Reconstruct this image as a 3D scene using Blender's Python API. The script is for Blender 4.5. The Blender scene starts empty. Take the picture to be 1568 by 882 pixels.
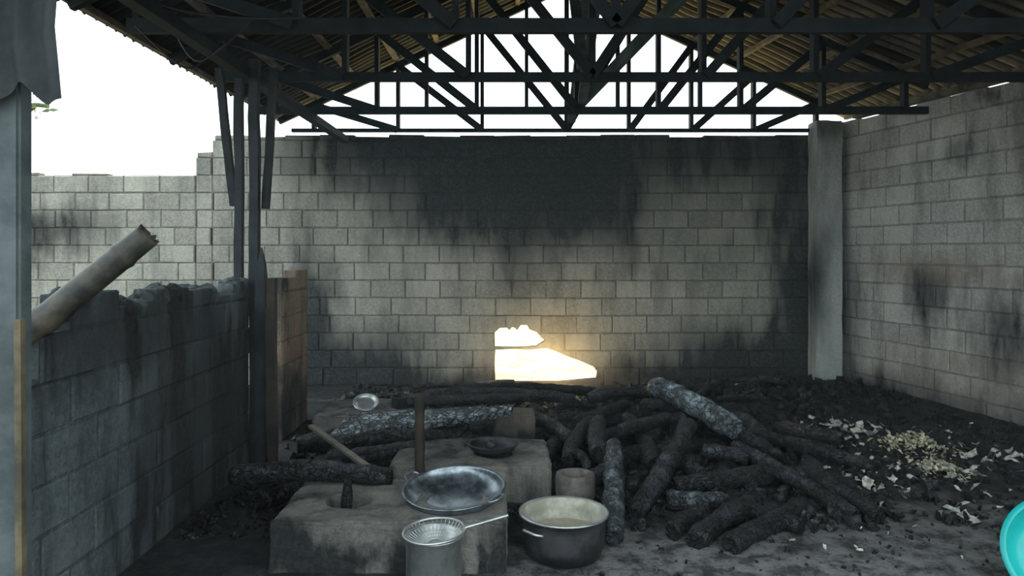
import bpy, bmesh, math, random
from mathutils import Vector, Matrix, noise, Euler
random.seed(7)
R=random.random
def U(a,b): return a+(b-a)*R()
scene=bpy.context.scene
col=scene.collection

# ---------------------------------------------------------------- materials
class NT:
    def __init__(s,name,rough=.9,metal=0.0):
        s.m=bpy.data.materials.new(name); s.m.use_nodes=True
        s.t=s.m.node_tree; s.n=s.t.nodes; s.l=s.t.links
        s.b=s.n['Principled BSDF']
        s.b.inputs['Roughness'].default_value=rough
        s.b.inputs['Metallic'].default_value=metal
        s.geo=s.n.new('ShaderNodeNewGeometry'); s.pos=s.geo.outputs['Position']
        s.tc=s.n.new('ShaderNodeTexCoord'); s.obj=s.tc.outputs['Object']
    def put(s,inp,v):
        if isinstance(v,bpy.types.NodeSocket): s.l.new(v,inp)
        elif isinstance(v,(tuple,list)) and len(v)==3 and inp.type=='RGBA': inp.default_value=(*v,1)
        else: inp.default_value=v
    def noise(s,scale,detail=5,rough=.6,vec=None,dist=0.0):
        n=s.n.new('ShaderNodeTexNoise'); n.inputs['Scale'].default_value=scale
        n.inputs['Detail'].default_value=detail; n.inputs['Roughness'].default_value=rough
        n.inputs['Distortion'].default_value=dist
        s.l.new(vec or s.pos,n.inputs['Vector']); return n.outputs['Fac']
    def warp(s,scale,amt):
        n=s.n.new('ShaderNodeTexNoise'); n.inputs['Scale'].default_value=scale; n.inputs['Detail'].default_value=4
        s.l.new(s.pos,n.inputs['Vector'])
        k=s.n.new('ShaderNodeVectorMath'); k.operation='SCALE'; s.l.new(n.outputs['Color'],k.inputs[0]); k.inputs['Scale'].default_value=amt
        p=s.n.new('ShaderNodeVectorMath'); p.operation='ADD'; s.l.new(s.pos,p.inputs[0]); s.l.new(k.outputs[0],p.inputs[1]); return p.outputs[0]
    def voro(s,scale,feat='DISTANCE_TO_EDGE',vec=None):
        n=s.n.new('ShaderNodeTexVoronoi'); n.feature=feat; n.inputs['Scale'].default_value=scale
        s.l.new(vec or s.pos,n.inputs['Vector']); return n.outputs['Distance']
    def scale(s,v,vec=None):
        n=s.n.new('ShaderNodeMapping'); n.inputs['Scale'].default_value=v
        s.l.new(vec or s.pos,n.inputs['Vector']); return n.outputs[0]
    def math(s,op,a,b=0.0,clamp=False):
        n=s.n.new('ShaderNodeMath'); n.operation=op; n.use_clamp=clamp
        s.put(n.inputs[0],a); s.put(n.inputs[1],b); return n.outputs[0]
    def rng(s,v,a,b,c=0.,d=1.,smooth=True):
        n=s.n.new('ShaderNodeMapRange'); 
        if smooth: n.interpolation_type='SMOOTHSTEP'
        s.put(n.inputs[0],v)
        for i,x in zip((1,2,3,4),(a,b,c,d)): n.inputs[i].default_value=x
        return n.outputs[0]
    def mix(s,f,a,b,mode='MIX'):
        n=s.n.new('ShaderNodeMix'); n.data_type='RGBA'; n.blend_type=mode
        s.put(n.inputs[0],f); s.put(n.inputs[6],a); s.put(n.inputs[7],b); return n.outputs[2]
    def xyz(s):
        n=s.n.new('ShaderNodeSeparateXYZ'); s.l.new(s.pos,n.inputs[0]); return n.outputs
    def nz(s):
        n=s.n.new('ShaderNodeSeparateXYZ'); s.l.new(s.geo.outputs['Normal'],n.inputs[0]); return n.outputs[2]
    def attr(s,name):
        n=s.n.new('ShaderNodeAttribute'); n.attribute_name=name; return n.outputs['Fac']
    def blobs(s,lst,wob=.35,wscale=2.2):
        nn=s.n.new('ShaderNodeTexNoise'); nn.inputs['Scale'].default_value=wscale; nn.inputs['Detail'].default_value=6; nn.inputs['Roughness'].default_value=.62
        s.l.new(s.scale((1.3,1.3,.6)),nn.inputs['Vector'])
        o=s.n.new('ShaderNodeVectorMath'); o.operation='SUBTRACT'; s.l.new(nn.outputs['Color'],o.inputs[0]); o.inputs[1].default_value=(.5,.5,.5)
        k=s.n.new('ShaderNodeVectorMath'); k.operation='SCALE'; s.l.new(o.outputs[0],k.inputs[0]); k.inputs['Scale'].default_value=wob*3
        p=s.n.new('ShaderNodeVectorMath'); p.operation='ADD'; s.l.new(s.pos,p.inputs[0]); s.l.new(k.outputs[0],p.inputs[1])
        acc=None
        for (c,r,st) in lst:
            a=s.n.new('ShaderNodeVectorMath'); a.operation='SUBTRACT'; s.l.new(p.outputs[0],a.inputs[0]); a.inputs[1].default_value=c
            d=s.n.new('ShaderNodeVectorMath'); d.operation='DIVIDE'; s.l.new(a.outputs[0],d.inputs[0]); d.inputs[1].default_value=r
            L=s.n.new('ShaderNodeVectorMath'); L.operation='LENGTH'; s.l.new(d.outputs[0],L.inputs[0])
            f=s.rng(L.outputs['Value'],.2,1.35,1-st,1.)
            acc=f if acc is None else s.math('MULTIPLY',acc,f)
        return s.math('SUBTRACT',1.0,acc)
    def bump(s,h,strength=.5,dist=.01,prev=None):
        n=s.n.new('ShaderNodeBump'); n.inputs['Strength'].default_value=strength; n.inputs['Distance'].default_value=dist
        s.l.new(h,n.inputs['Height'])
        if prev is not None: s.l.new(prev,n.inputs['Normal'])
        return n.outputs[0]
    def done(s,colr,nrm=None,rough=None):
        s.put(s.b.inputs['Base Color'],colr)
        if nrm is not None: s.l.new(nrm,s.b.inputs['Normal'])
        if rough is not None: s.put(s.b.inputs['Roughness'],rough)
        return s.m

def block_mat(name,c1,c2,soot,sootcol=(.013,.017,.018),tint=None,tintc=None,base_dark=0.,wob=.35,stk=.7,mort=.45):
    s=NT(name,.95)
    big=s.rng(s.noise(1.3,4),.35,.65)
    c=s.mix(big,c1,c2)
    a=s.attr('blk')
    c=s.mix(s.rng(a,0,1,.0,.65,False),c,tuple(x*.5 for x in c1))
    fine=s.noise(38,6,.7)
    c=s.mix(s.rng(fine,.3,.75,.0,.5),c,tuple(min(1,x*1.45) for x in c2))
    pits=s.noise(90,3,.6)
    c=s.mix(s.rng(pits,.3,.42,.7,0.),c,tuple(x*.3 for x in c1))
    c=s.mix(s.math('MULTIPLY',s.rng(a,1.5,2.,.0,mort,False),s.rng(s.noise(5,4),.3,.6,.4,1.)),c,tuple(x*.18 for x in c1))
    if tint: c=s.mix(s.math('MULTIPLY',s.blobs(tint,.2),s.rng(s.noise(9),.3,.6,.4,1.)),c,tintc)
    f=s.blobs(soot,wob)
    st=s.rng(s.noise(4.5,6,.65,vec=s.scale((1,1,.22))),.42,.75,0.,.6)
    f=s.math('ADD',f,s.math('ADD',s.math('MULTIPLY',st,stk),base_dark),True)
    f=s.math('MULTIPLY',f,s.rng(fine,.2,.6,.8,1.0))
    c=s.mix(f,c,sootcol)
    h=s.math('ADD',s.math('MULTIPLY',fine,.6),s.math('MULTIPLY',s.noise(12,4),1.0))
    return s.done(c,s.bump(h,.8,.016))

SOOTB=[((-.2,8.4,2.5),(1.65,2,.95),.94),((.75,8.4,2.15),(.9,2,.65),.9),((-1.7,8.4,2.65),(1.2,2,.6),.8),
 ((3.35,8.4,.9),(.40,2,1.4),.97),((2.65,8.4,.2),(1.3,2,.6),.95),((3.2,8.4,2.3),(.5,2,.9),.6),
 ((-1.85,8.4,.1),(1.2,2,.65),.95),((-2.3,8.4,.85),(.34,2,1.0),.88),((1.9,8.4,2.75),(2.4,2,.55),.8),
 ((-5.4,8.4,1.75),(1.0,2,.35),.7),((.12,8.4,1.5),(.35,2,.9),.5),((-.5,8.4,1.9),(1.1,2,.4),.55),((1.2,8.4,.05),(3.5,2,.25),.8),
 ((2.0,8.4,1.9),(1.8,2,.9),.32)]
M_back=block_mat('concrete_block_back',(.27,.275,.235),(.385,.38,.325),SOOTB,base_dark=.06,wob=.26,stk=.7,mort=.5)
SOOTR=[((3.99,7.08,1.1),(.45,.4,.35),.8),((4.18,6.32,.85),(.25,.25,.5),.85),((4.15,6.45,2.87),(.15,.15,.13),.9),((4.1,6.7,2.4),(.2,.2,.16),.6),
 ((3.72,8.2,1.0),(.3,.35,.9),.6),((4.,7,0),(2,3,.35),.75),((4.6,4.6,1.9),(.5,.6,.5),.4)]
M_right=block_mat('concrete_block_right',(.32,.34,.33),(.47,.485,.46),SOOTR,base_dark=-.05,wob=.22,stk=.95,mort=.4,
   tint=[((4.0,7.,1.35),(.9,1.1,.16),.7),((4.1,6.5,.3),(1.5,2.,.5),.6),((4.4,5.6,1.6),(.8,1.0,1.4),.35)],tintc=(.25,.20,.155))
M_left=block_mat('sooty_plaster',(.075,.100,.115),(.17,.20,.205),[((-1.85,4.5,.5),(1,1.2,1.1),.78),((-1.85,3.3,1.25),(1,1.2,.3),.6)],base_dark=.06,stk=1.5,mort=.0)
M_brick=block_mat('scorched_block',(.21,.155,.11),(.27,.21,.16),[((-1.85,6.7,.9),(.4,.12,1.2),.8),((-1.85,6.2,0.2),(1,1,.4),.9),((-1.9,5.9,.8),(.3,.14,2),.85)],base_dark=.05,mort=.15)
M_conc=block_mat('sooty_concrete',(.14,.14,.128),(.26,.25,.22),[((-1.2,3.7,.1),(.5,.5,.2),.8),((-.6,4.9,.2),(.9,.5,.3),.6),((-1.1,6,.3),(.7,.6,.3),.5),((-.6,3.45,.05),(1.5,.12,.16),.9)],base_dark=.2,stk=1.2)
M_concb=block_mat('scorched_concrete',(.12,.095,.075),(.17,.135,.105),[((0,5.5,0),(1,1,.25),.8)],base_dark=.25)
M_col=block_mat('column_concrete',(.27,.30,.29),(.37,.40,.38),[((3.4,8.2,1.2),(.2,.3,.7),.85),((3.5,8.2,2.9),(.2,.3,.2),.6)],base_dark=.03,wob=.12)

def wood_mat(name,c1,c2,r=.8,st=.45):
    s=NT(name,r)
    n=s.noise(6,6,.65); c=s.mix(s.rng(n,.3,.7),c1,c2)
    return s.done(c,s.bump(s.noise(40,4),st,.006))
M_truss=wood_mat('smoke_blackened_timber',(.003,.007,.009),(.011,.019,.024),.9)
M_purl=wood_mat('brown_purlin',(.03,.029,.026),(.15,.125,.085))
M_brace=wood_mat('weathered_timber',(.04,.07,.068),(.10,.14,.13))
M_post=wood_mat('scorched_post',(.006,.010,.013),(.024,.030,.034))
M_brown=wood_mat('scorched_brown_wood',(.008,.008,.007),(.042,.029,.017))
M_jamb=wood_mat('weathered_jamb',(.04,.055,.06),(.095,.115,.12))
M_strip=wood_mat('yellow_wood_strip',(.045,.04,.028),(.15,.12,.07))
M_pale=wood_mat('pale_stick',(.09,.09,.078),(.21,.19,.15))
def roof_mat():
    s=NT('rusted_corrugated_iron',.7,.15)
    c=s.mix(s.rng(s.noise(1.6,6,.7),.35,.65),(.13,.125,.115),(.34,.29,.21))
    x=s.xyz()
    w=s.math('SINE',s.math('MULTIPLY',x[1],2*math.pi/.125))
    c=s.mix(s.rng(w,-.2,.6,.0,.75),c,(.022,.023,.023))  # light and shade on the corrugations painted as dark stripes
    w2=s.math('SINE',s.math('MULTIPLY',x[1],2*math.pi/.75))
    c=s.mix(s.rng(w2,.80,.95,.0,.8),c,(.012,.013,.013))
    c=s.mix(s.rng(x[0],.3,2.6,.95,.15),c,(.008,.012,.015))  # lit right side put into the colour: sheets darken towards the left
    c=s.mix(s.rng(s.noise(4,5),.5,.75,0,.7),c,(.02,.022,.022))
    return s.done(c,s.bump(s.noise(30,4),.2,.004))
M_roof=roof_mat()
def char_mat(name,ash=.5,ashc=(.20,.23,.25),base=(.004,.0052,.0065),warm=None,crk=.5,vs=17,wa=.16,vw=.07):
    s=NT(name,.5)
    v=s.voro(vs,vec=s.warp(14,wa))
    v2=s.voro(45,vec=s.warp(20,.08))
    n=s.noise(9,7,.72); n2=s.noise(4,4)
    c=s.mix(s.rng(n,.42,.75),base,tuple(x*3.5 for x in base))
    if warm: c=s.mix(s.rng(n2,.55,.7),c,warm)
    up=s.rng(s.nz(),-.1,.9)
    m=s.math('MULTIPLY',s.math('MULTIPLY',up,s.rng(n,.42,.64,0.,1.)),ash)
    c=s.mix(m,c,ashc)
    c=s.mix(s.rng(v,.0,vw,crk,0.),c,(.003,.004,.005))
    b=s.bump(s.rng(v,0,.12,0,1,False),1.0,.022)
    b=s.bump(s.rng(v2,0,.15,0,1,False),.6,.009,b)
    return s.done(c,s.bump(n,.6,.014,b))
M_char=char_mat('charcoal',.15,(.10,.125,.145))
M_char2=char_mat('ashy_charcoal',.38,(.115,.145,.165),crk=.7)
M_ashlog=char_mat('white_ashed_log',1.0,(.40,.49,.53),(.055,.070,.078),crk=.8)
M_plank=char_mat('crackled_plank',1.1,(.36,.44,.48),(.05,.062,.068),crk=.97,vs=24,wa=.03,vw=.13)
M_greylog=char_mat('grey_ashed_log',.8,(.17,.21,.23),(.013,.017,.020),crk=.75)
M_charb=char_mat('half_burnt_wood',.5,(.18,.18,.17),(.010,.010,.010),(.06,.043,.03))
M_deb=char_mat('charcoal_bits',.40,(.10,.12,.13),(.006,.0078,.009))
def floor_mat():
    s=NT('ash_covered_floor',.95)
    n=s.noise(7,8,.75); n2=s.noise(28,5,.7)
    c=s.mix(s.rng(n,.38,.7),(.008,.010,.012),(.038,.043,.046))
    b=s.blobs([((1.5,3.25,0),(1.8,.85,1),.95),((2.5,3.9,0),(1.0,.8,1),.65),((.7,3.6,0),(.8,.5,1),.7),((1.6,2.0,0),(4,1.5,1),.8)],.35,2.5)
    ash=s.math('MULTIPLY',b,s.rng(n,.38,.60,.12,1.))
    c=s.mix(ash,c,(.27,.275,.27))
    c=s.mix(s.rng(n2,.6,.72,0,.45),c,(.13,.13,.125))
    c=s.mix(s.rng(s.voro(60,'F1'),.0,.18,.8,0.),c,(.012,.012,.012))
    return s.done(c,s.bump(s.math('ADD',n,n2),.9,.03))
M_floor=floor_mat()
def simple(name,c,rough=.6,metal=0.,c2=None,sc=8,st=.2):
    s=NT(name,rough,metal); cc=s.mix(s.rng(s.noise(sc,6,.7),.35,.65),c,c2 or c)
    return s.done(cc,s.bump(s.noise(25),st,.004))
def ground_mat():
    s=NT('yard_earth',.95); n=s.noise(2.5,6,.7)
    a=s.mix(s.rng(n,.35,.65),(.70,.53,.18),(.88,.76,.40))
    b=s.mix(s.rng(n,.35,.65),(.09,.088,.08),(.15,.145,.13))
    f=s.rng(s.math('ADD',s.xyz()[1],s.math('MULTIPLY',n,.6)),8.2,8.7)  # sunlit yellow painted behind the wall only; dull in front against warm bounce
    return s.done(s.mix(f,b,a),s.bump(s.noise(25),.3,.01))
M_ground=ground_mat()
M_wok=simple('wok_steel',(.10,.12,.135),.35,.85,(.36,.42,.46),9,.12)
M_alu=simple('aluminium',(.40,.43,.43),.38,.85,(.60,.63,.62),12,.08)
M_black=simple('soot_blackened_metal',(.012,.014,.017),.6,.3,(.05,.052,.056),7,.25)
M_pot_in=simple('pot_residue',(.28,.28,.22),.6,.1,(.50,.49,.41),9,.1)
M_water=simple('murky_water',(.27,.26,.19),.15,0,(.40,.38,.29),4,.05)
M_teal=simple('turquoise_plastic',(.01,.40,.38),.35,0,(.02,.48,.46),3,.02)
M_clay=simple('clay_stove',(.08,.075,.07),.9,0,(.18,.17,.15),10,.5)
M_scrap=simple('burnt_paper_husk',(.20,.20,.18),.9,0,(.62,.63,.57),22,.2)
M_yel=simple('corn_husk',(.28,.26,.17),.9,0,(.64,.61,.45),18,.3)
M_bamboo=simple('bamboo',(.020,.024,.024),.5,0,(.10,.09,.06),5,.2)
M_leaf=simple('leaf_green',(.03,.06,.02),.6,0,(.05,.1,.03),7,.2)
M_cable=simple('cable',(.01,.01,.012),.6)

# ---------------------------------------------------------------- mesh helpers
def obj_from(bm,name,mats,smooth=False,recalc=True):
    if recalc: bmesh.ops.recalc_face_normals(bm,faces=bm.faces)
    me=bpy.data.meshes.new(name); bm.to_mesh(me); bm.free()
    for m in (mats if isinstance(mats,(list,tuple)) else [mats]): me.materials.append(m)
    if smooth:
        for p in me.polygons: p.use_smooth=True
    o=bpy.data.objects.new(name,me); col.objects.link(o); return o
def beam(bm,p0,p1,w,h,mi=0,up=Vector((0,0,1))):
    p0=Vector(p0);p1=Vector(p1);d=(p1-p0).normalized()
    if abs(d.dot(up))>.98: up=Vector((0,1,0))
    s=d.cross(up).normalized(); u=s.cross(d).normalized()
    vs=[]
    for p in (p0,p1):
        for a,b in ((-1,-1),(1,-1),(1,1),(-1,1)): vs.append(bm.verts.new(p+s*a*w/2+u*b*h/2))
    for f in ((0,1,2,3),(7,6,5,4),(0,4,5,1),(1,5,6,2),(2,6,7,3),(3,7,4,0)):
        fc=bm.faces.new([vs[i] for i in f]); fc.material_index=mi
def lathe(name,prof,mats,loc,seg=48,rot=(0,0,0),smooth=True,midx=None):
    bm=bmesh.new(); rings=[]
    for r,z in prof:
        if r<1e-5: rings.append([bm.verts.new((0,0,z))])
        else: rings.append([bm.verts.new((r*math.cos(2*math.pi*i/seg),r*math.sin(2*math.pi*i/seg),z)) for i in range(seg)])
    for k in range(len(rings)-1):
        a,b=rings[k],rings[k+1]; mi=midx[k] if midx else 0
        for i in range(seg):
            j=(i+1)%seg
            if len(a)==1 and len(b)==1: continue
            if len(a)==1: f=bm.faces.new((a[0],b[j],b[i]))
            elif len(b)==1: f=bm.faces.new((a[i],a[j],b[0]))
            else: f=bm.faces.new((a[i],a[j],b[j],b[i]))
            f.material_index=mi
    o=obj_from(bm,name,mats,smooth); o.location=loc; o.rotation_euler=rot; return o
def tube(name,pts,r,mat,cyc=False,parent=None):
    cu=bpy.data.curves.new(name,'CURVE'); cu.dimensions='3D'; cu.bevel_depth=r; cu.bevel_resolution=3; cu.resolution_u=6
    sp=cu.splines.new('NURBS'); sp.points.add(len(pts)-1)
    for p,q in zip(sp.points,pts): p.co=(*q,1)
    sp.order_u=3; sp.use_endpoint_u=True; sp.use_cyclic_u=cyc; cu.use_fill_caps=True
    o=bpy.data.objects.new(name,cu); col.objects.link(o)
    bpy.context.view_layer.update()
    me=bpy.data.meshes.new_from_object(o.evaluated_get(bpy.context.evaluated_depsgraph_get()))
    bpy.data.objects.remove(o); me.materials.clear(); me.materials.append(mat)
    for p in me.polygons: p.use_smooth=True
    o=bpy.data.objects.new(name,me); col.objects.link(o)
    if parent: o.parent=parent
    return o
def boolean(o,c,slf=False):
    m=o.modifiers.new('b','BOOLEAN'); m.operation='DIFFERENCE'; m.object=c; m.solver='EXACT'; m.use_self=slf
    bpy.context.view_layer.update()
    dg=bpy.context.evaluated_depsgraph_get()
    me=bpy.data.meshes.new_from_object(o.evaluated_get(dg)); o.modifiers.clear(); o.data=me
    bpy.data.objects.remove(c)
def prism(pts,y0,y1):
    bm=bmesh.new(); a=[bm.verts.new((x,y0,z)) for x,z in pts]; b=[bm.verts.new((x,y1,z)) for x,z in pts]
    bm.faces.new(a); bm.faces.new(b[::-1]); n=len(pts)
    for i in range(n): bm.faces.new((a[i],b[i],b[(i+1)%n],a[(i+1)%n]))
    return obj_from(bm,'cut',[])

# block wall: origin O at one end of the interior face, direction D, outward normal N
def block_wall(name,O,D,N,L,top,mat,T=.15,bw=.4,bh=.2,zb=0.,c=.007,gap=.011,jit=.004,cuts=(),clip=None):
    O=Vector(O);D=Vector(D).normalized();N=Vector(N).normalized();Z=Vector((0,0,1))
    bm=bmesh.new(); lay=bm.verts.layers.float.new('blk')
    def P(s,z,n): return O+D*s+Z*z+N*n
    def box(B,s0,s1,z0,z1,n0,n1,v,c,sk=(0,0,0,0)):
        ly=B.verts.layers.float['blk']
        vs=[]
        for n,ins in ((n0,c),(n0+c,0),(n1-c,0),(n1,c)):
            ring=[P(s0+ins,z0+ins+sk[0],n),P(s1-ins,z0+ins+sk[1],n),P(s1-ins,z1-ins+sk[2],n),P(s0+ins,z1-ins+sk[3],n)]
            vs.append([B.verts.new(p) for p in ring])
        for r in vs:
            for q in r: q[ly]=v
        B.faces.new(vs[0]); B.faces.new(vs[3][::-1])
        for k in range(3):
            for i in range(4): B.faces.new((vs[k][i],vs[k+1][i],vs[k+1][(i+1)%4],vs[k][(i+1)%4]))
    row=0; z=zb; clipped=[]
    mx=max(top(s*.05) for s in range(int(L/.05)+1))
    while z<mx:
        off=-(row%2)*bw/2-(U(0,.05)); s=off
        while s<L:
            w=bw*U(.97,1.03); a0=max(s,0); a1=min(s+w,L); s+=w
            segs=[a0]+[q for q in cuts if a0<q<a1]+[a1]
            for s0,s1 in zip(segs[:-1],segs[1:]):
                if s1-s0<.03: continue
                t=top((s0+s1)/2); z1=min(z+bh,t)
                if z1-z<.032: continue
                g=gap/2; d=U(0,jit)
                sk=[U(-.004,.004) for _ in range(4)]
                last=(top((s0+s1)/2)<=z+bh+.01)
                for kind in (0,1):
                    B=bm
                    if clip and s0<clip[1] and s1>clip[0] and z<clip[3] and z1>clip[2]:
                        B=bmesh.new(); B.verts.layers.float.new('blk'); clipped.append(B)
                    if kind==0: box(B,s0+g,s1-g,z+g,z1-g,d,T-U(0,jit),R(),c,sk)
                    else: box(B,max(0,s0-.001),min(L,s1+.001),z-.002,z1-(.012 if last else 0),.012,T-.012,2.,.0005)
        z+=bh; row+=1
    o=obj_from(bm,name,mat,recalc=True)
    return (o,clipped) if clip else o
def join(objs):
    bpy.context.view_layer.update()
    with bpy.context.temp_override(active_object=objs[0],selected_editable_objects=objs,selected_objects=objs,object=objs[0]):
        bpy.ops.object.join()
    return objs[0]

# ---------------------------------------------------------------- walls
def XW(y): return 3.66+.252*(8.4-y)          # interior face of the right wall
def top_back(s):
    x=-8.+s
    if x<-3.61: return 2.43+noise.noise((x*1.7,3,0))*.015
    if x<-3.42: return 2.67
    return 2.862+noise.noise((x*2.7,3,0))*.03
h1=[(-.19,.03),(-.20,.24),(-.19,.405),(.0,.415),(.20,.41),(.40,.425),(.47,.40),(.60,.345),(.78,.28),(.93,.215),(.985,.14),(.97,.07),(.5,.03)]
h2=[(-.195,.435),(-.20,.60),(-.14,.655),(-.06,.66),(-.03,.63),(.0,.665),(.03,.66),(.06,.63),(.10,.69),(.17,.69),(.20,.64),(.28,.61),(.33,.55),(.38,.51),(.28,.445),(.05,.43)]
wb,parts=block_wall('wall_back',(-8,8.4,0),(1,0,0),(0,1,0),11.9,top_back,M_back,zb=-.2,cuts=(4.39,4.58),clip=(7.75,9.05,.0,.72),jit=.007,gap=.012)
ps=[]
for B in parts:
    o=obj_from(B,'p',M_back)
    for h in (h1,h2): boolean(o,prism(h,8.2,8.8))
    if len(o.data.polygons): ps.append(o)
    else: bpy.data.objects.remove(o)
join([wb]+ps); wb.name='wall_back'
dirR=Vector((.252,-1,0)).normalized(); nR=Vector((1,.252,0)).normalized()
def top_right(s): return 2.98+noise.noise((s*2,1,0))*.02
block_wall('wall_right',(3.68,8.4,0),dirR,nR,7.6,top_right,M_right,jit=.009,gap=.013)
def top_left(s):
    y=1.6+s
    if y<3.06: return 1.04+noise.noise((y*5,0,0))*.05
    return 1.30+noise.noise((y*2.6,7,0))*.09+noise.noise((y*9,7,0))*.03
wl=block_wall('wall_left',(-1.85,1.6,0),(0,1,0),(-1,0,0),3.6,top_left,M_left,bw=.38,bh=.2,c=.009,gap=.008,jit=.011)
block_wall('wall_left_stub',(-1.85,5.95,0),(0,1,0),(-1,0,0),.72,lambda s:1.31+.12*s+noise.noise((s*9,0,0))*.03,M_brick,T=.12,bw=.4,bh=.2,gap=.01)
bm=bmesh.new()
for i in range(130):
    y=U(3.08,5.15); z=top_left(y-1.6)-.03; r=U(.02,.06)
    m=Matrix.Translation((-1.925+U(-.04,.04),y,z))@Euler((U(0,6),U(0,6),U(0,6))).to_matrix().to_4x4()
    g=bmesh.ops.create_icosphere(bm,subdivisions=2,radius=r,matrix=m)
    for v in g['verts']: v.co+=noise.noise_vector(v.co*14)*.02
cap=obj_from(bm,'mortar_capping',M_left); cap.parent=wl
def rough_box(name,x0,x1,y0,y1,z0,z1,mat,amp=.008,res=.05,holes=()):
    bm=bmesh.new(); bmesh.ops.create_cube(bm,size=1)
    for v in bm.verts: v.co=Vector(((x0+x1)/2+v.co.x*(x1-x0),(y0+y1)/2+v.co.y*(y1-y0),(z0+z1)/2+v.co.z*(z1-z0)))
    bmesh.ops.bevel(bm,geom=bm.edges[:],offset=.012,segments=2,affect='EDGES')
    n=max(1,int(max(x1-x0,y1-y0,z1-z0)/res)); n=min(n,14)
    bmesh.ops.subdivide_edges(bm,edges=[e for e in bm.edges if e.calc_length()>.08],cuts=n,use_grid_fill=True)
    bmesh.ops.triangulate(bm,faces=[f for f in bm.faces if len(f.verts)>4])
    for v in bm.verts: v.co+=noise.noise_vector(v.co*6)*amp*2+noise.noise_vector(v.co*25)*amp*.7
    o=obj_from(bm,name,mat)
    for (hx,hy,hr) in holes:
        b2=bmesh.new(); bmesh.ops.create_cone(b2,segments=28,radius1=hr*.85,radius2=hr*1.05,depth=.24,matrix=Matrix.Translation((hx,hy,z1-.04)),cap_ends=True)
        for v in b2.verts: v.co+=noise.noise_vector(v.co*8)*.012
        boolean(o,obj_from(b2,'c',[]))
    return o
rough_box('corner_column',3.37,3.655,8.13,8.385,0,2.98,M_col,.006)

# ---------------------------------------------------------------- ground
def gz(x,y):
    z=0
    for cx,cy,sx,sy,h in ((1.2,5.2,.8,.9,.09),(1.7,7.2,1.2,.6,.12),(-.7,5.6,.6,.6,.05),(2.9,7.6,.7,.6,.10),(2.9,5.6,.6,.8,.04),(-.9,7.4,.8,.5,.08)):
        z+=h*math.exp(-((x-cx)/sx)**2-((y-cy)/sy)**2)
    d=max(0,XW(y)-x); z+=.09*math.exp(-(d/.6)**2)*min(1,max(0,(y-2)/2))
    amp=.02 if y>4.2 else .008
    z+=noise.noise((x*2.5,y*2.5,0))*amp+noise.noise((x*9,y*9,4))*amp*.5+noise.noise((x*25,y*25,9))*.003
    return z
bm=bmesh.new(); NX,NY=190,170; g=[]
for j in range(NY+1):
    y=-1+9.4*j/NY; row=[]
    for i in range(NX+1):
        x=-4.5+(XW(y)+.02+4.5)*i/NX
        row.append(bm.verts.new((x,y,gz(x,y))))
    g.append(row)
for j in range(NY):
    for i in range(NX): bm.faces.new((g[j][i],g[j][i+1],g[j+1][i+1],g[j+1][i]))
obj_from(bm,'floor',M_floor,True)
bm=bmesh.new(); bmesh.ops.create_grid(bm,x_segments=1,y_segments=1,size=60)
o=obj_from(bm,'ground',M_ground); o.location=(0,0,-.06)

# ---------------------------------------------------------------- roof
RX,RZ=.62,4.64; LX,LZ=-2.75,3.06
def EX(y): return XW(y)+.3
EZ=3.08
Y0,Y1=1.3,8.60
def roof_pt(side,t,y):
    ex,ez=(LX,LZ) if side<0 else (EX(y),EZ)
    if side<0 : ex+=noise.noise((y*1.5,0,0))*.10
    return Vector((RX+(ex-RX)*t,y,RZ+(ez-RZ)*t))
bm=bmesh.new(); n=int((Y1-Y0)/.0125)
for side in (-1,1):
    prev=None; NT_=14
    for j in range(n+1):
        y=Y0+(Y1-Y0)*j/n; cz=.020*math.sin(y*2*math.pi/.125)
        row=[bm.verts.new(roof_pt(side,k/NT_,y)+Vector((0,0,cz+(.008 if k%5 else -.008)))) for k in range(NT_+1)]
        if prev:
            for k in range(NT_): bm.faces.new((prev[k],prev[k+1],row[k+1],row[k]))
        prev=row
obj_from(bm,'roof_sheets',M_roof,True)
bm=bmesh.new()
for side in (-1,1):
    for k in range(8):
        t=.03+k*.135
        beam(bm,roof_pt(side,t,Y0)-Vector((0,0,.045)),roof_pt(side,t,Y1-.1)-Vector((0,0,.045)),.05,.045)
obj_from(bm,'roof_purlins',M_purl)
def zroof(x,y):
    if x<RX: return RZ+(LZ-RZ)*(RX-x)/(RX-LX)
    return RZ+(EZ-RZ)*(x-RX)/(EX(y)-RX)
for ti,ty in enumerate((8.36,7.05,5.7,4.41,3.0,1.65)):
    bm=bmesh.new(); off=.10
    xl=-2.5 if ti<2 else -2.3; xr=(XW(ty)-.02)
    zc=2.88 if ty<8 else 2.905
    beam(bm,(xl,ty,zc),(xr,ty,zc),.05,.04 if ti==0 else .07 if ti<3 else .085)
    beam(bm,(LX+.1,ty,zroof(LX+.1,ty)-off),(RX,ty,RZ-off),.05,.07)
    beam(bm,(xr+.0,ty,zroof(xr,ty)-off),(RX,ty,RZ-off),.05,.07)
    beam(bm,(RX,ty+.0,zc),(RX,ty,RZ-off),.05,.08)
    for sd in (-1,1):
        xs=[RX]
        N=3 if sd<0 else 4
        end=(LX+.25) if sd<0 else xr
        for k in range(1,N+1): xs.append(RX+(end-RX)*k/(N+.25))
        for k in range(1,len(xs)):
            x=xs[k]; zt=zroof(x,ty)-off
            if zt>zc+.05: beam(bm,(x,ty+.05,zc),(x,ty+.05,zt),.04,.085)
            xp=xs[k-1]
            beam(bm,(xp,ty-.045,zc),(x,ty-.045,zt),.035,.075)
            if ti in (1,) and k<3:
                xm=(x+xp)/2; beam(bm,(xm,ty+.02,zc),(xm,ty+.02,zroof(xm,ty)-off),.035,.06)
    obj_from(bm,'roof_truss',M_truss)
bm=bmesh.new()
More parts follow.
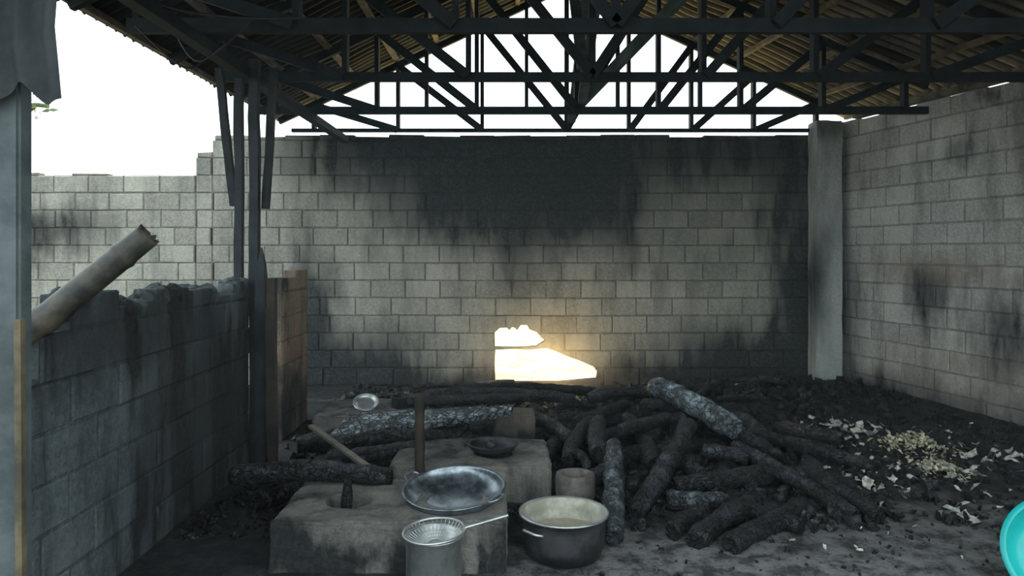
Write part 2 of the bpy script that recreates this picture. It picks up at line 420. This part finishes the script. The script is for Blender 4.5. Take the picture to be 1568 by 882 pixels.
beam(bm,(RX+.05,8.3,3.0),(RX+.05,5.75,4.3),.09,.04)
beam(bm,(RX-.07,5.7,2.95),(RX-.07,7.0,4.3),.09,.04)
beam(bm,(1.55,5.75,3.75),(.65,7.1,2.95),.05,.10)
beam(bm,(RX+.05,7.0,2.95),(RX+.05,4.45,4.3),.09,.04)
obj_from(bm,'roof_brace',M_brace)
bm=bmesh.new()
beam(bm,(XW(8.1)+.05,8.1,3.02),(XW(1.2)+.05,1.2,3.02),.08,.06)
obj_from(bm,'wall_plate',M_purl)
bm=bmesh.new()
beam(bm,(-1.90,1.4,2.80),(-1.90,8.39,2.80),.08,.07)
obj_from(bm,'eave_beam',M_truss)

# ---------------------------------------------------------------- left posts & near jamb
def post(name,p0,p1,w,mat,point=False):
    bm=bmesh.new(); p0=Vector(p0);p1=Vector(p1); n=14; rings=[]
    for k in range(n+1):
        f=k/n; c=p0.lerp(p1,f); ww=w*(1+.15*noise.noise(c*4)); 
        if point and f>.9: ww*=max(.1,(1-f)/.1)
        rings.append([bm.verts.new(c+Vector((a*ww/2,b*ww/2,0))+noise.noise_vector(c*3)*.008) for a,b in ((-1,-1),(1,-1),(1,1),(-1,1))])
    for k in range(n):
        for i in range(4): bm.faces.new((rings[k][i],rings[k][(i+1)%4],rings[k+1][(i+1)%4],rings[k+1][i]))
    bm.faces.new(rings[0]); bm.faces.new(rings[-1][::-1])
    return obj_from(bm,name,mat)
post('timber_post',(-1.955,5.27,0),(-1.955,5.27,2.77),.055,M_post)
post('timber_post',(-1.84,5.27,0),(-1.845,5.27,2.9),.065,M_post)
post('brace_strut',(-2.12,5.32,2.85),(-2.01,5.32,1.86),.05,M_post)
post('brace_strut',(-1.72,5.32,2.85),(-1.78,5.32,1.84),.05,M_post)
post('burnt_stake',(-1.70,5.0,-.02),(-1.70,5.0,1.56),.065,M_post,True)
post('burnt_stake',(-1.60,4.92,-.02),(-1.605,4.92,1.35),.055,M_brown)
bm=bmesh.new(); beam(bm,(-1.395,2.0,-.05),(-1.395,2.0,2.9),.15,.06)
bmesh.ops.bevel(bm,geom=bm.edges[:],offset=.008,segments=2,affect='EDGES')
jamb=obj_from(bm,'door_jamb',M_jamb)
bm=bmesh.new(); beam(bm,(-1.300,1.955,-.05),(-1.308,1.955,1.35),.018,.02)
s_=obj_from(bm,'strip',M_strip); s_.parent=jamb
bm=bmesh.new(); prev=None
for j in range(60):
    x=-1.80+.62*j/59; row=[]
    for k in range(12):
        zb=1.96+.07*noise.noise((x*12,0,0))-.03*(j/59)
        z=2.95+(zb-2.95)*k/11
        row.append(bm.verts.new((x+.03*noise.noise((z*5,0,0)),1.88+.05*k/11+.012*math.sin(x*75),z)))
    if prev:
        for k in range(11): bm.faces.new((prev[k],prev[k+1],row[k+1],row[k]))
    prev=row
o=obj_from(bm,'hanging_roof_sheet',M_post,True)

# ---------------------------------------------------------------- logs
def log(p0,p1,r0,r1=None,mat=M_char,name='charred_log',burn=.0,bend=.03,seg=20,flat=1.0):
    p0=Vector(p0);p1=Vector(p1); r1=r1 or r0; L=(p1-p0).length; n=max(8,int(L/.035)); d=(p1-p0)/L
    up=Vector((0,0,1)) if abs(d.z)<.95 else Vector((0,1,0)); s=d.cross(up).normalized(); u=s.cross(d)
    sd=R()*50; bm=bmesh.new(); rings=[]; ba=U(0,6.28)
    for k in range(n+1):
        f=k/n; c=p0.lerp(p1,f)+ (s*math.cos(ba)+u*abs(math.sin(ba)))*bend*math.sin(f*math.pi)
        r=r0+(r1-r0)*f
        if f<.08: r*=.86+.14*f/.08
        if f>1-.12*(1+burn): r*=1-(.15+.55*burn)*((f-(1-.12*(1+burn)))/(.12*(1+burn)))
        ring=[]
        for i in range(seg):
            a=2*math.pi*i/seg; v=(s*math.cos(a)*1.0+u*math.sin(a)*flat)
            q=c+v*r
            dr=1+.18*noise.noise(q*7+Vector((sd,0,0)))+.20*noise.noise(q*24+Vector((sd,0,0)))
            kn=noise.noise(q*3.2+Vector((0,sd,0))); dr+=max(0,kn-.3)*.5
            ring.append(bm.verts.new(c+v*r*dr))
        rings.append(ring)
    for k in range(n):
        for i in range(seg): bm.faces.new((rings[k][i],rings[k][(i+1)%seg],rings[k+1][(i+1)%seg],rings[k+1][i]))
    for ring,sg in ((rings[0],1),(rings[-1],-1)):
        cc=sum((v.co for v in ring),Vector())/seg
        inn=[bm.verts.new(cc+(v.co-cc)*.55+d*sg*.012+noise.noise_vector(v.co*20)*.006) for v in ring]
        c0=bm.verts.new(cc+d*sg*.004)
        for i in range(seg):
            bm.faces.new((ring[i],ring[(i+1)%seg],inn[(i+1)%seg],inn[i])); bm.faces.new((inn[i],inn[(i+1)%seg],c0))
    return obj_from(bm,name,mat,True)
log((1.15,6.0,.44),(1.57,5.2,.275),.075,.088,M_ashlog)
log((1.51,5.0,.20),(1.92,4.1,.055),.055,.045,M_char2)
log((2.12,5.9,.12),(2.51,5.6,.10),.062,.055,M_charb)
log((1.24,5.1,.33),(.68,4.1,.06),.052,.058,M_char2)
log((.65,4.7,.30),(.525,3.78,.055),.055,.06,M_greylog)
log((.66,5.6,.24),(.58,4.9,.18),.06,.062,M_char2)
log((.90,4.3,.075),(1.25,4.25,.085),.055,.05,M_greylog)
log((1.10,3.72,.05),(1.71,4.3,.06),.056,.05)
log((.93,3.77,.05),(1.42,4.3,.07),.058,.06)
log((.84,3.87,.055),(1.09,4.1,.07),.05,.05)
log((1.27,4.9,.21),(1.54,4.8,.18),.045,.045,M_greylog)
log((.80,5.3,.22),(1.32,5.6,.26),.05,.05,M_char2)
log((1.57,6.3,.27),(2.01,6.9,.33),.03,.028,M_char2)
log((.37,4.9,.13),(.60,5.6,.24),.05,.055)
log((.16,5.8,.22),(.43,5.3,.17),.05,.05,M_charb)
log((1.07,5.6,.22),(.91,5.05,.16),.055,.058,M_charb)
log((.98,4.5,.09),(1.73,4.7,.12),.06,.06)
log((1.98,4.9,.10),(1.95,4.35,.06),.07,.075)
log((.66,6.4,.25),(1.19,6.5,.28),.05,.05,M_char2)
log((.49,5.8,.18),(.97,6.2,.24),.045,.05)
log((1.84,6.0,.18),(1.93,5.5,.11),.06,.06,M_charb)
log((.92,4.75,.16),(.89,5.7,.24),.05,.05)
log((1.0,5.0,.18),(1.21,4.6,.08),.05,.055,M_char2)
log((.60,5.0,.08),(1.5,5.3,.12),.07,.07)
log((.70,5.4,.14),(1.7,5.7,.16),.07,.06)
log((1.3,4.7,.07),(1.75,5.4,.10),.07,.06)
log((.45,4.6,.06),(.85,5.2,.08),.055,.06)
log((1.05,5.95,.30),(1.6,5.75,.25),.05,.05,M_char2)
log((1.45,5.6,.24),(1.75,5.0,.18),.05,.05,M_char)
log((.98,6.1,.13),(2.0,6.3,.16),.07,.07)
log((1.25,5.35,.30),(1.05,4.75,.17),.045,.045,M_char2)
log((.75,5.15,.28),(1.15,5.45,.30),.042,.045,M_char2)
log((1.6,4.75,.09),(2.15,4.6,.06),.05,.045)
log((1.15,4.35,.05),(1.55,3.95,.05),.045,.045)
log((1.75,5.75,.12),(2.45,4.95,.07),.05,.05,M_char2)
log((2.0,5.4,.08),(2.35,5.35,.07),.05,.05)
log((1.9,4.6,.07),(2.05,4.1,.05),.05,.045)
for i in range(16):
    x=U(.4,2.0);y=U(4.7,6.5);a=U(0,6.28);L=U(.15,.4)
    log((x,y,gz(x,y)+.05),(x+L*math.cos(a),y+L*math.sin(a),gz(x,y)+U(.05,.16)),U(.025,.045),None,random.choice([M_char,M_char2]))
for i in range(14):
    x=U(-1.2,2.6);y=U(6.6,7.9);a=U(-.6,.6);L=U(.25,.7)
    if x+L>3: continue
    log((x,y,gz(x,y)+.06),(x+L*math.cos(a),min(8.2,y+L*math.sin(a)),gz(x,y)+U(.05,.12)),U(.02,.035),None,random.choice([M_char,M_char2]),seg=12)
log((-1.54,4.03,.30),(-.66,4.05,.29),.060,.050,M_char2)
log((-.75,6.3,.30),(.54,6.3,.27),.05,.045,M_char2)
log((-.85,6.0,.30),(.15,5.9,.36),.045,.04)
log((-.5,6.6,.30),(.9,6.9,.20),.05,.045,M_char)
log((-1.3,5.0,.20),(-.45,5.15,.24),.055,.045)
log((-1.5,4.6,.10),(-.6,4.95,.22),.06,.05)
log((-1.55,5.3,.13),(-.7,5.6,.18),.07,.06)
log((-1.45,4.45,.05),(-.85,4.6,.10),.055,.05,M_char2)
log((-1.5,5.0,.06),(-1.0,4.4,.14),.05,.05)
log((-.3,5.6,.2),(.5,5.6,.1),.06,.05)
log((.1,4.9,.06),(.35,5.5,.14),.055,.05)
log((-1.3,5.45,.12),(-1.05,4.5,.16),.05,.05,M_char2)
log((-.845,3.75,.10),(-.84,3.76,.37),.034,.026,M_char2,'upright_firebrand',.6,.005)
log((-.54,4.33,-.02),(-.545,4.33,.70),.028,.030,M_brown,'burnt_stake',0,.005)
# crackled plank and pale stick
bm=bmesh.new(); 
p0=Vector((-1.22,5.20,.29));p1=Vector((.0,5.3,.385));N=26; rows=[]
for k in range(N+1):
    f=k/N; c=p0.lerp(p1,f); w=.24*(1-.72*f); w*=1+.12*noise.noise(c*9)
    rows.append([bm.verts.new(c+Vector((a*.3*w,a*w,b*.018+a*.35*w))+noise.noise_vector((c+Vector((0,a,b)))*11)*.006) for a,b in ((-.6,-1),(.6,-1),(.6,1),(0,1.2),(-.6,1))])
for k in range(N):
    for i in range(5): bm.faces.new((rows[k][i],rows[k][(i+1)%5],rows[k+1][(i+1)%5],rows[k+1][i]))
bm.faces.new(rows[0]);bm.faces.new(rows[-1][::-1])
obj_from(bm,'charred_plank',M_plank)
bm=bmesh.new(); beam(bm,(-1.34,4.9,.37),(-.71,4.1,.262),.04,.018)
obj_from(bm,'wooden_stick',M_pale)

# ---------------------------------------------------------------- hearths
HE=((-1.16,-.03,3.5,4.17),(-.75,.24,4.47,5.15),(-1.55,-.72,5.75,6.45),(-.13,.17,5.4,5.68))
rough_box('concrete_hearth',-1.16,-.03,3.5,4.17,-.03,.243,M_conc,.008,holes=((-.84,3.80,.12),(-.30,3.84,.15)))
rough_box('concrete_hearth',-.75,.24,4.47,5.15,-.03,.22,M_conc,.008,holes=((-.12,4.77,.13),))
rough_box('concrete_hearth',-1.55,-.72,5.75,6.45,-.03,.24,M_conc,.008,holes=((-1.15,6.1,.12),))
rough_box('concrete_block',-.13,.17,5.4,5.68,-.03,.33,M_concb,.008)
lathe('clay_stove',[(0,0),(.10,0),(.118,.05),(.12,.15),(.115,.18),(.085,.185),(.078,.15),(.07,.06),(0,.06)],M_clay,(.38,4.42,gz(.38,4.42)),36)
# ---------------------------------------------------------------- cookware
def bowl(R_,H,t=.006,n=12,base=.35,lip=.012):
    p=[(0,0)]
    for k in range(n+1):
        a=k/n; r=R_*(base+(1-base)*math.sin(a*math.pi/2)**.9) if base>0 else R_*math.sin(a*math.pi/2); z=H*(1-math.cos(a*math.pi/2))
        p.append((r,z))
    p.append((R_+lip,H)); p.append((R_+lip,H+t)); p.append((R_-t,H+t))
    for k in range(n,-1,-1):
        a=k/n; r=max(0.001,(R_*(base+(1-base)*math.sin(a*math.pi/2)**.9) if base>0 else R_*math.sin(a*math.pi/2))-t); z=H*(1-math.cos(a*math.pi/2))+t
        p.append((r,z))
    p.append((0,t)); return p
wk=lathe('wok',bowl(.262,.10,.005,14,.0,.006),[M_wok],(-.30,3.84,.205),56,(math.radians(7),math.radians(-2),0))
for a in (2.6,-.6):
    c,s=math.cos(a),math.sin(a)
    tube('handle',[((.262)*c-.05*s,.262*s+.05*c,.10),(.30*c-.045*s,.30*s+.045*c,.115),(.30*c+.045*s,.30*s-.045*c,.115),(.262*c+.05*s,.262*s-.05*c,.10)],.006,M_wok,parent=wk)
pn=lathe('frying_pan',bowl(.155,.06,.005,10,.3,.01),[M_black],(-.124,4.77,.225),40)
tube('handle',[(-.16,.0,.06),(-.2,.03,.09),(-.2,-.03,.09),(-.16,-.02,.06)],.006,M_black,parent=pn)
lathe('mug',[(0,0),(.025,0),(.032,.06),(.028,.06),(.022,.006),(0,.006)],M_black,(-.15,4.80,.235),24,(.0,.5,0))
cz=gz(.26,3.7)
prof=[(0,0),(.15,.0),(.185,.02),(.205,.08),(.208,.17),(.212,.215),(.226,.220),(.226,.228),(.205,.226),(.198,.17),(.196,.12),(0,.12)]
cd=lathe('cooking_pot',prof,[M_black,M_alu,M_pot_in,M_water],(.26,3.70,cz),56,midx=[0,0,0,0,0,1,1,1,2,2,3])
for a in (3.9,.5):
    c,s=math.cos(a),math.sin(a); 
    tube('handle',[(.21*c-.055*s,.21*s+.055*c,.17),(.245*c-.05*s,.245*s+.05*c,.18),(.25*c,.25*s,.185),(.245*c+.05*s,.245*s-.05*c,.18),(.21*c+.055*s,.21*s-.055*c,.17)],.007,M_alu,parent=cd)
gp=gz(-.345,3.25)
sp=lathe('stock_pot',[(0,0),(.115,0),(.122,.01),(.122,.27),(.130,.275),(.130,.283),(.118,.28),(.116,.012),(0,.012)],[M_alu],(-.345,3.25,gp),48)
st=bpy.data.objects.new('strainer',None); col.objects.link(st); st.location=(-.345,3.25,gp+.295); st.rotation_euler=(math.radians(3),math.radians(-3),0)
bm=bmesh.new(); rings=[]; seg=40
for k in range(9):
    a=k/8*1.35; r=.135*math.sin(a)/math.sin(1.35); z=-.06*(math.cos(a)-math.cos(1.35))/(1-math.cos(1.35))
    rings.append([bm.verts.new((max(r,.006)*math.cos(2*math.pi*i/seg),max(r,.006)*math.sin(2*math.pi*i/seg),z)) for i in range(seg)])
for k in range(8):
    for i in range(seg): bm.faces.new((rings[k][i],rings[k][(i+1)%seg],rings[k+1][(i+1)%seg],rings[k+1][i]))
o=obj_from(bm,'mesh_bowl',M_alu); w=o.modifiers.new('w','WIREFRAME'); w.thickness=.0020; o.parent=st
bm=bmesh.new(); bmesh.ops.create_circle(bm,segments=24,radius=.035,cap_ends=True,matrix=Matrix.Translation((0,0,-.055)))
o=obj_from(bm,'boss',M_alu); o.parent=st
tube('rim',[(.138*math.cos(a*math.pi/8),.138*math.sin(a*math.pi/8),0) for a in range(16)],.006,M_alu,True,parent=st)
tube('handle',[(.13,.01,0),(.2,.02,.012),(.33,.04,.035)],.007,M_alu,parent=st)
lathe('tin_plate',bowl(.10,.03,.003,8,.55,.006),[M_alu],(-1.20,6.05,.27),36,(.5,.1,0))
lathe('saucepan',[(0,0),(.09,0),(.1,.01),(.1,.09),(.106,.095),(.094,.095),(.092,.01),(0,.01)],[M_black],(-.90,6.12,.235),36)
lathe('plastic_basin',bowl(.235,.15,.005,10,.62,.018),[M_teal],(2.46,3.28,.155),56,(math.radians(62),0,math.radians(-28)))

# ---------------------------------------------------------------- bamboo
bm=bmesh.new(); p0=Vector((-2.12,2.86,1.02)); p1=Vector((-1.48,3.0,1.60)); d=(p1-p0).normalized(); s=d.cross(Vector((0,0,1))).normalized(); u=s.cross(d)
L=(p1-p0).length; rings=[]; n=40
for k in range(n+1):
    f=k/n; r=.050+.004*math.sin(f*3); 
    if abs(f-.42)<.02 or abs(f-.84)<.015: r*=1.12
    rings.append([bm.verts.new(p0+d*L*f+(s*math.cos(a*math.pi/12)+u*math.sin(a*math.pi/12))*r+(d*noise.noise((a*.9,0,0))*.03 if k==n else Vector())) for a in range(24)])
rings.append([bm.verts.new(v.co+(p1-v.co)*.25) for v in rings[-1]])
rings.append([bm.verts.new(v.co-d*.12) for v in rings[-1]])
for k in range(len(rings)-1):
    for i in range(24): bm.faces.new((rings[k][i],rings[k][(i+1)%24],rings[k+1][(i+1)%24],rings[k+1][i]))
bm.faces.new(rings[0]); bm.faces.new(rings[-1][::-1])
obj_from(bm,'bamboo_pole',M_bamboo,True)

# ---------------------------------------------------------------- debris
def ok(x,y):
    if x>3.2 and y>7.9: return False
    if -.35<x<1.15 and y>7.9: return R()<.25
    for a,b,c,d in HE:
        if a-.05<x<b+.05 and c-.05<y<d+.05: return False
    if (x-.26)**2+(y-3.7)**2<.26**2 or (x-2.5)**2+(y-3.3)**2<.32**2: return False
    return True
def chunks(bm,n,posf,smin,smax):
    for i in range(n):
        x,y=posf()
        if not ok(x,y): continue
        sz=smin*(smax/smin)**(R()**1.6); z=gz(x,y)+sz*.25
        m=Matrix.Translation((x,y,z))@Euler((U(0,6),U(0,6),U(0,6))).to_matrix().to_4x4()@Matrix.Diagonal((U(.6,2.2),U(.4,1),U(.4,1),1))
        g=bmesh.ops.create_cube(bm,size=sz,matrix=m)
        for v in g['verts']: v.co+=Vector((U(-1,1),U(-1,1),U(-1,1)))*sz*.22
def inroom(y0,y1,x0=-1.8,x1=9):
    y=U(y0,y1); return U(x0,min(x1,XW(y)-.06)),y
def pileg(cx,cy,sx,sy):
    def f():
        while True:
            x=random.gauss(cx,sx);y=random.gauss(cy,sy)
            if -1.8<x<XW(y)-.1 and 3.9<y<8.3: return x,y
    return f
bm=bmesh.new()
chunks(bm,5200,lambda:inroom(4.0,8.33),.010,.055)
chunks(bm,1000,pileg(1.2,5.2,.7,.7),.02,.08)
chunks(bm,600,pileg(2.7,7.6,.6,.45),.03,.10)
chunks(bm,600,pileg(-.9,4.8,.5,.6),.02,.07)
chunks(bm,700,lambda:inroom(2.8,4.2,-.1),.006,.024)
obj_from(bm,'charcoal_debris',M_deb)
def flakes(name,specs,mat):
    bm=bmesh.new()
    for (cx,cy,sx,sy,n,s0,s1,hz) in specs:
        for i in range(n):
            x,y=random.gauss(cx,sx),random.gauss(cy,sy)
            if x>XW(y)-.08: continue
            sz=U(s0,s1); z=gz(x,y)+U(.01,hz)*math.exp(-((x-cx)/sx)**2*.5-((y-cy)/sy)**2*.5)+.012
            m=Matrix.Translation((x,y,z))@Euler((U(-.8,.8),U(-.8,.8),U(0,6))).to_matrix().to_4x4()
            k1,k2=U(-8,8),U(-3,3); gs=[]; asp=U(.3,.9)
            for a in range(4):
                row=[]
                for b in range(3):
                    px=(a/3-.5)*sz; py=(b/2-.5)*sz*asp
                    row.append(bm.verts.new(m@Vector((px+U(-.1,.1)*sz,py+U(-.1,.1)*sz,k1*px*px+k2*py*px+U(-.08,.08)*sz))))
                gs.append(row)
            for a in range(3):
                for b in range(2): bm.faces.new((gs[a][b],gs[a+1][b],gs[a+1][b+1],gs[a][b+1]))
    return obj_from(bm,name,mat,recalc=False)
flakes('paper_scraps',[(2.83,6.15,.16,.2,70,.03,.08,.05),(2.9,4.95,.15,.15,50,.03,.09,.05),(3.5,5.4,.15,.15,20,.04,.10,.04),(2.3,4.75,.2,.3,25,.03,.08,.03),
   (2.57,4.28,.08,.07,5,.07,.12,.02),(2.6,5.2,.5,.5,60,.02,.05,.02),(3.1,5.9,.5,.5,50,.02,.05,.02),(1.6,3.9,.8,.3,14,.015,.04,.01)],M_scrap)
flakes('husk_heap',[(3.02,5.55,.13,.14,420,.015,.035,.12),(2.9,5.02,.11,.09,200,.015,.035,.08),(2.35,4.95,.06,.15,40,.015,.035,.05)],M_yel)

# ---------------------------------------------------------------- hanging cables & outside tree
tube('hanging_cable',[(-2.0,4.3,2.9),(-1.9,4.32,2.6),(-1.7,4.3,2.7),(-1.5,4.3,2.9)],.006,M_cable)
tube('hanging_cable',[(-2.2,4.3,2.85),(-2.0,4.4,2.62),(-1.9,4.5,2.66),(-1.85,4.6,2.8)],.005,M_cable)
tube('hanging_cable',[(-1.9,3.9,2.85),(-1.7,4.0,2.78),(-1.2,4.2,2.86)],.008,M_cable)
tw=bpy.data.objects.new('small_tree',None); col.objects.link(tw)
tube('trunk',[(-8.6,10,-.06),(-8.5,10,1.2),(-8.3,10,2.4),(-8.0,10,3.0),(-7,10,3.4),(-6.5,10,3.55),(-6.3,10,3.5)],.03,M_leaf,parent=tw)
bm=bmesh.new()
for i in range(80):
    f=R(); c=Vector((-7.8,10,3.1)).lerp(Vector((-6.3,10,3.56)),f)+Vector((U(-.1,.1),U(-.1,.1),U(-.15,.15)))
    m=Matrix.Translation(c)@Euler((U(0,6),U(0,6),U(0,6))).to_matrix().to_4x4()
    bm.faces.new([bm.verts.new(m@Vector(p)) for p in ((-.08,0,0),(0,.03,0),(.08,0,0),(0,-.03,0))])
o=obj_from(bm,'leaves',M_leaf); o.parent=tw

# ---------------------------------------------------------------- smoke haze in the room
bm=bmesh.new(); vs=[(-1.5,2.6),(XW(2.6)-.1,2.6),(XW(8.3)-.1,8.3),(-1.5,8.3)]
a=[bm.verts.new((x,y,.0)) for x,y in vs]; b=[bm.verts.new((x,y,2.78)) for x,y in vs]
bm.faces.new(a); bm.faces.new(b)
for i in range(4): bm.faces.new((a[i],a[(i+1)%4],b[(i+1)%4],b[i]))
mv=bpy.data.materials.new('thin_smoke'); mv.use_nodes=True; nt=mv.node_tree; nt.nodes.clear()
vo=nt.nodes.new('ShaderNodeOutputMaterial'); vs_=nt.nodes.new('ShaderNodeVolumeScatter'); vs_.inputs['Color'].default_value=(.62,.88,1,1); vs_.inputs['Density'].default_value=.009; vs_.inputs['Anisotropy'].default_value=.3
nt.links.new(vs_.outputs[0],vo.inputs['Volume'])
hz=obj_from(bm,'smoke_haze',mv)
# scattering volume added for a halo of light at the breach
bm=bmesh.new(); bmesh.ops.create_icosphere(bm,subdivisions=3,radius=1)
mv=bpy.data.materials.new('breach_halo'); mv.use_nodes=True; nt=mv.node_tree; nt.nodes.clear()
vo=nt.nodes.new('ShaderNodeOutputMaterial'); v2=nt.nodes.new('ShaderNodeVolumeScatter'); v2.inputs['Color'].default_value=(1,.93,.8,1); v2.inputs['Anisotropy'].default_value=.2
tc=nt.nodes.new('ShaderNodeTexCoord'); ln=nt.nodes.new('ShaderNodeVectorMath'); ln.operation='LENGTH'; nt.links.new(tc.outputs['Object'],ln.inputs[0])
mr=nt.nodes.new('ShaderNodeMapRange'); mr.interpolation_type='SMOOTHSTEP'; mr.inputs[1].default_value=0.; mr.inputs[2].default_value=1.; mr.inputs[3].default_value=.45; mr.inputs[4].default_value=0.
nt.links.new(ln.outputs['Value'],mr.inputs[0]); nt.links.new(mr.outputs[0],v2.inputs['Density']); nt.links.new(v2.outputs[0],vo.inputs['Volume'])
o=obj_from(bm,'breach_halo',mv); o.location=(.4,7.75,.42); o.scale=(1.1,.6,.7)

# ---------------------------------------------------------------- light
w=bpy.data.worlds.new('World'); scene.world=w; w.use_nodes=True
bg=w.node_tree.nodes['Background']; bg.inputs[0].default_value=(.84,.955,1,1); bg.inputs[1].default_value=2.7
sn=bpy.data.lights.new('sun','SUN'); sn.energy=8; sn.angle=.02; sn.color=(1,.86,.60)
so=bpy.data.objects.new('sun',sn); col.objects.link(so)
so.rotation_euler=Vector((.10,.30,1)).normalized().to_track_quat('Z','Y').to_euler()
# added warm fill lamp for the glow around the breach
em=bpy.data.lights.new('breach_fill','POINT'); em.energy=18; em.color=(1,.66,.26); em.shadow_soft_size=.12
eo=bpy.data.objects.new('breach_fill',em); col.objects.link(eo); eo.location=(.42,8.02,.26)
cam=bpy.data.cameras.new('camera'); co=bpy.data.objects.new('camera',cam); col.objects.link(co)
co.location=(0,0,1.53); co.rotation_euler=(math.radians(90),0,0)
cam.sensor_width=36; cam.lens=25.875; cam.shift_y=-57/1600; cam.clip_end=300
scene.camera=co
scene.view_settings.view_transform='Standard'
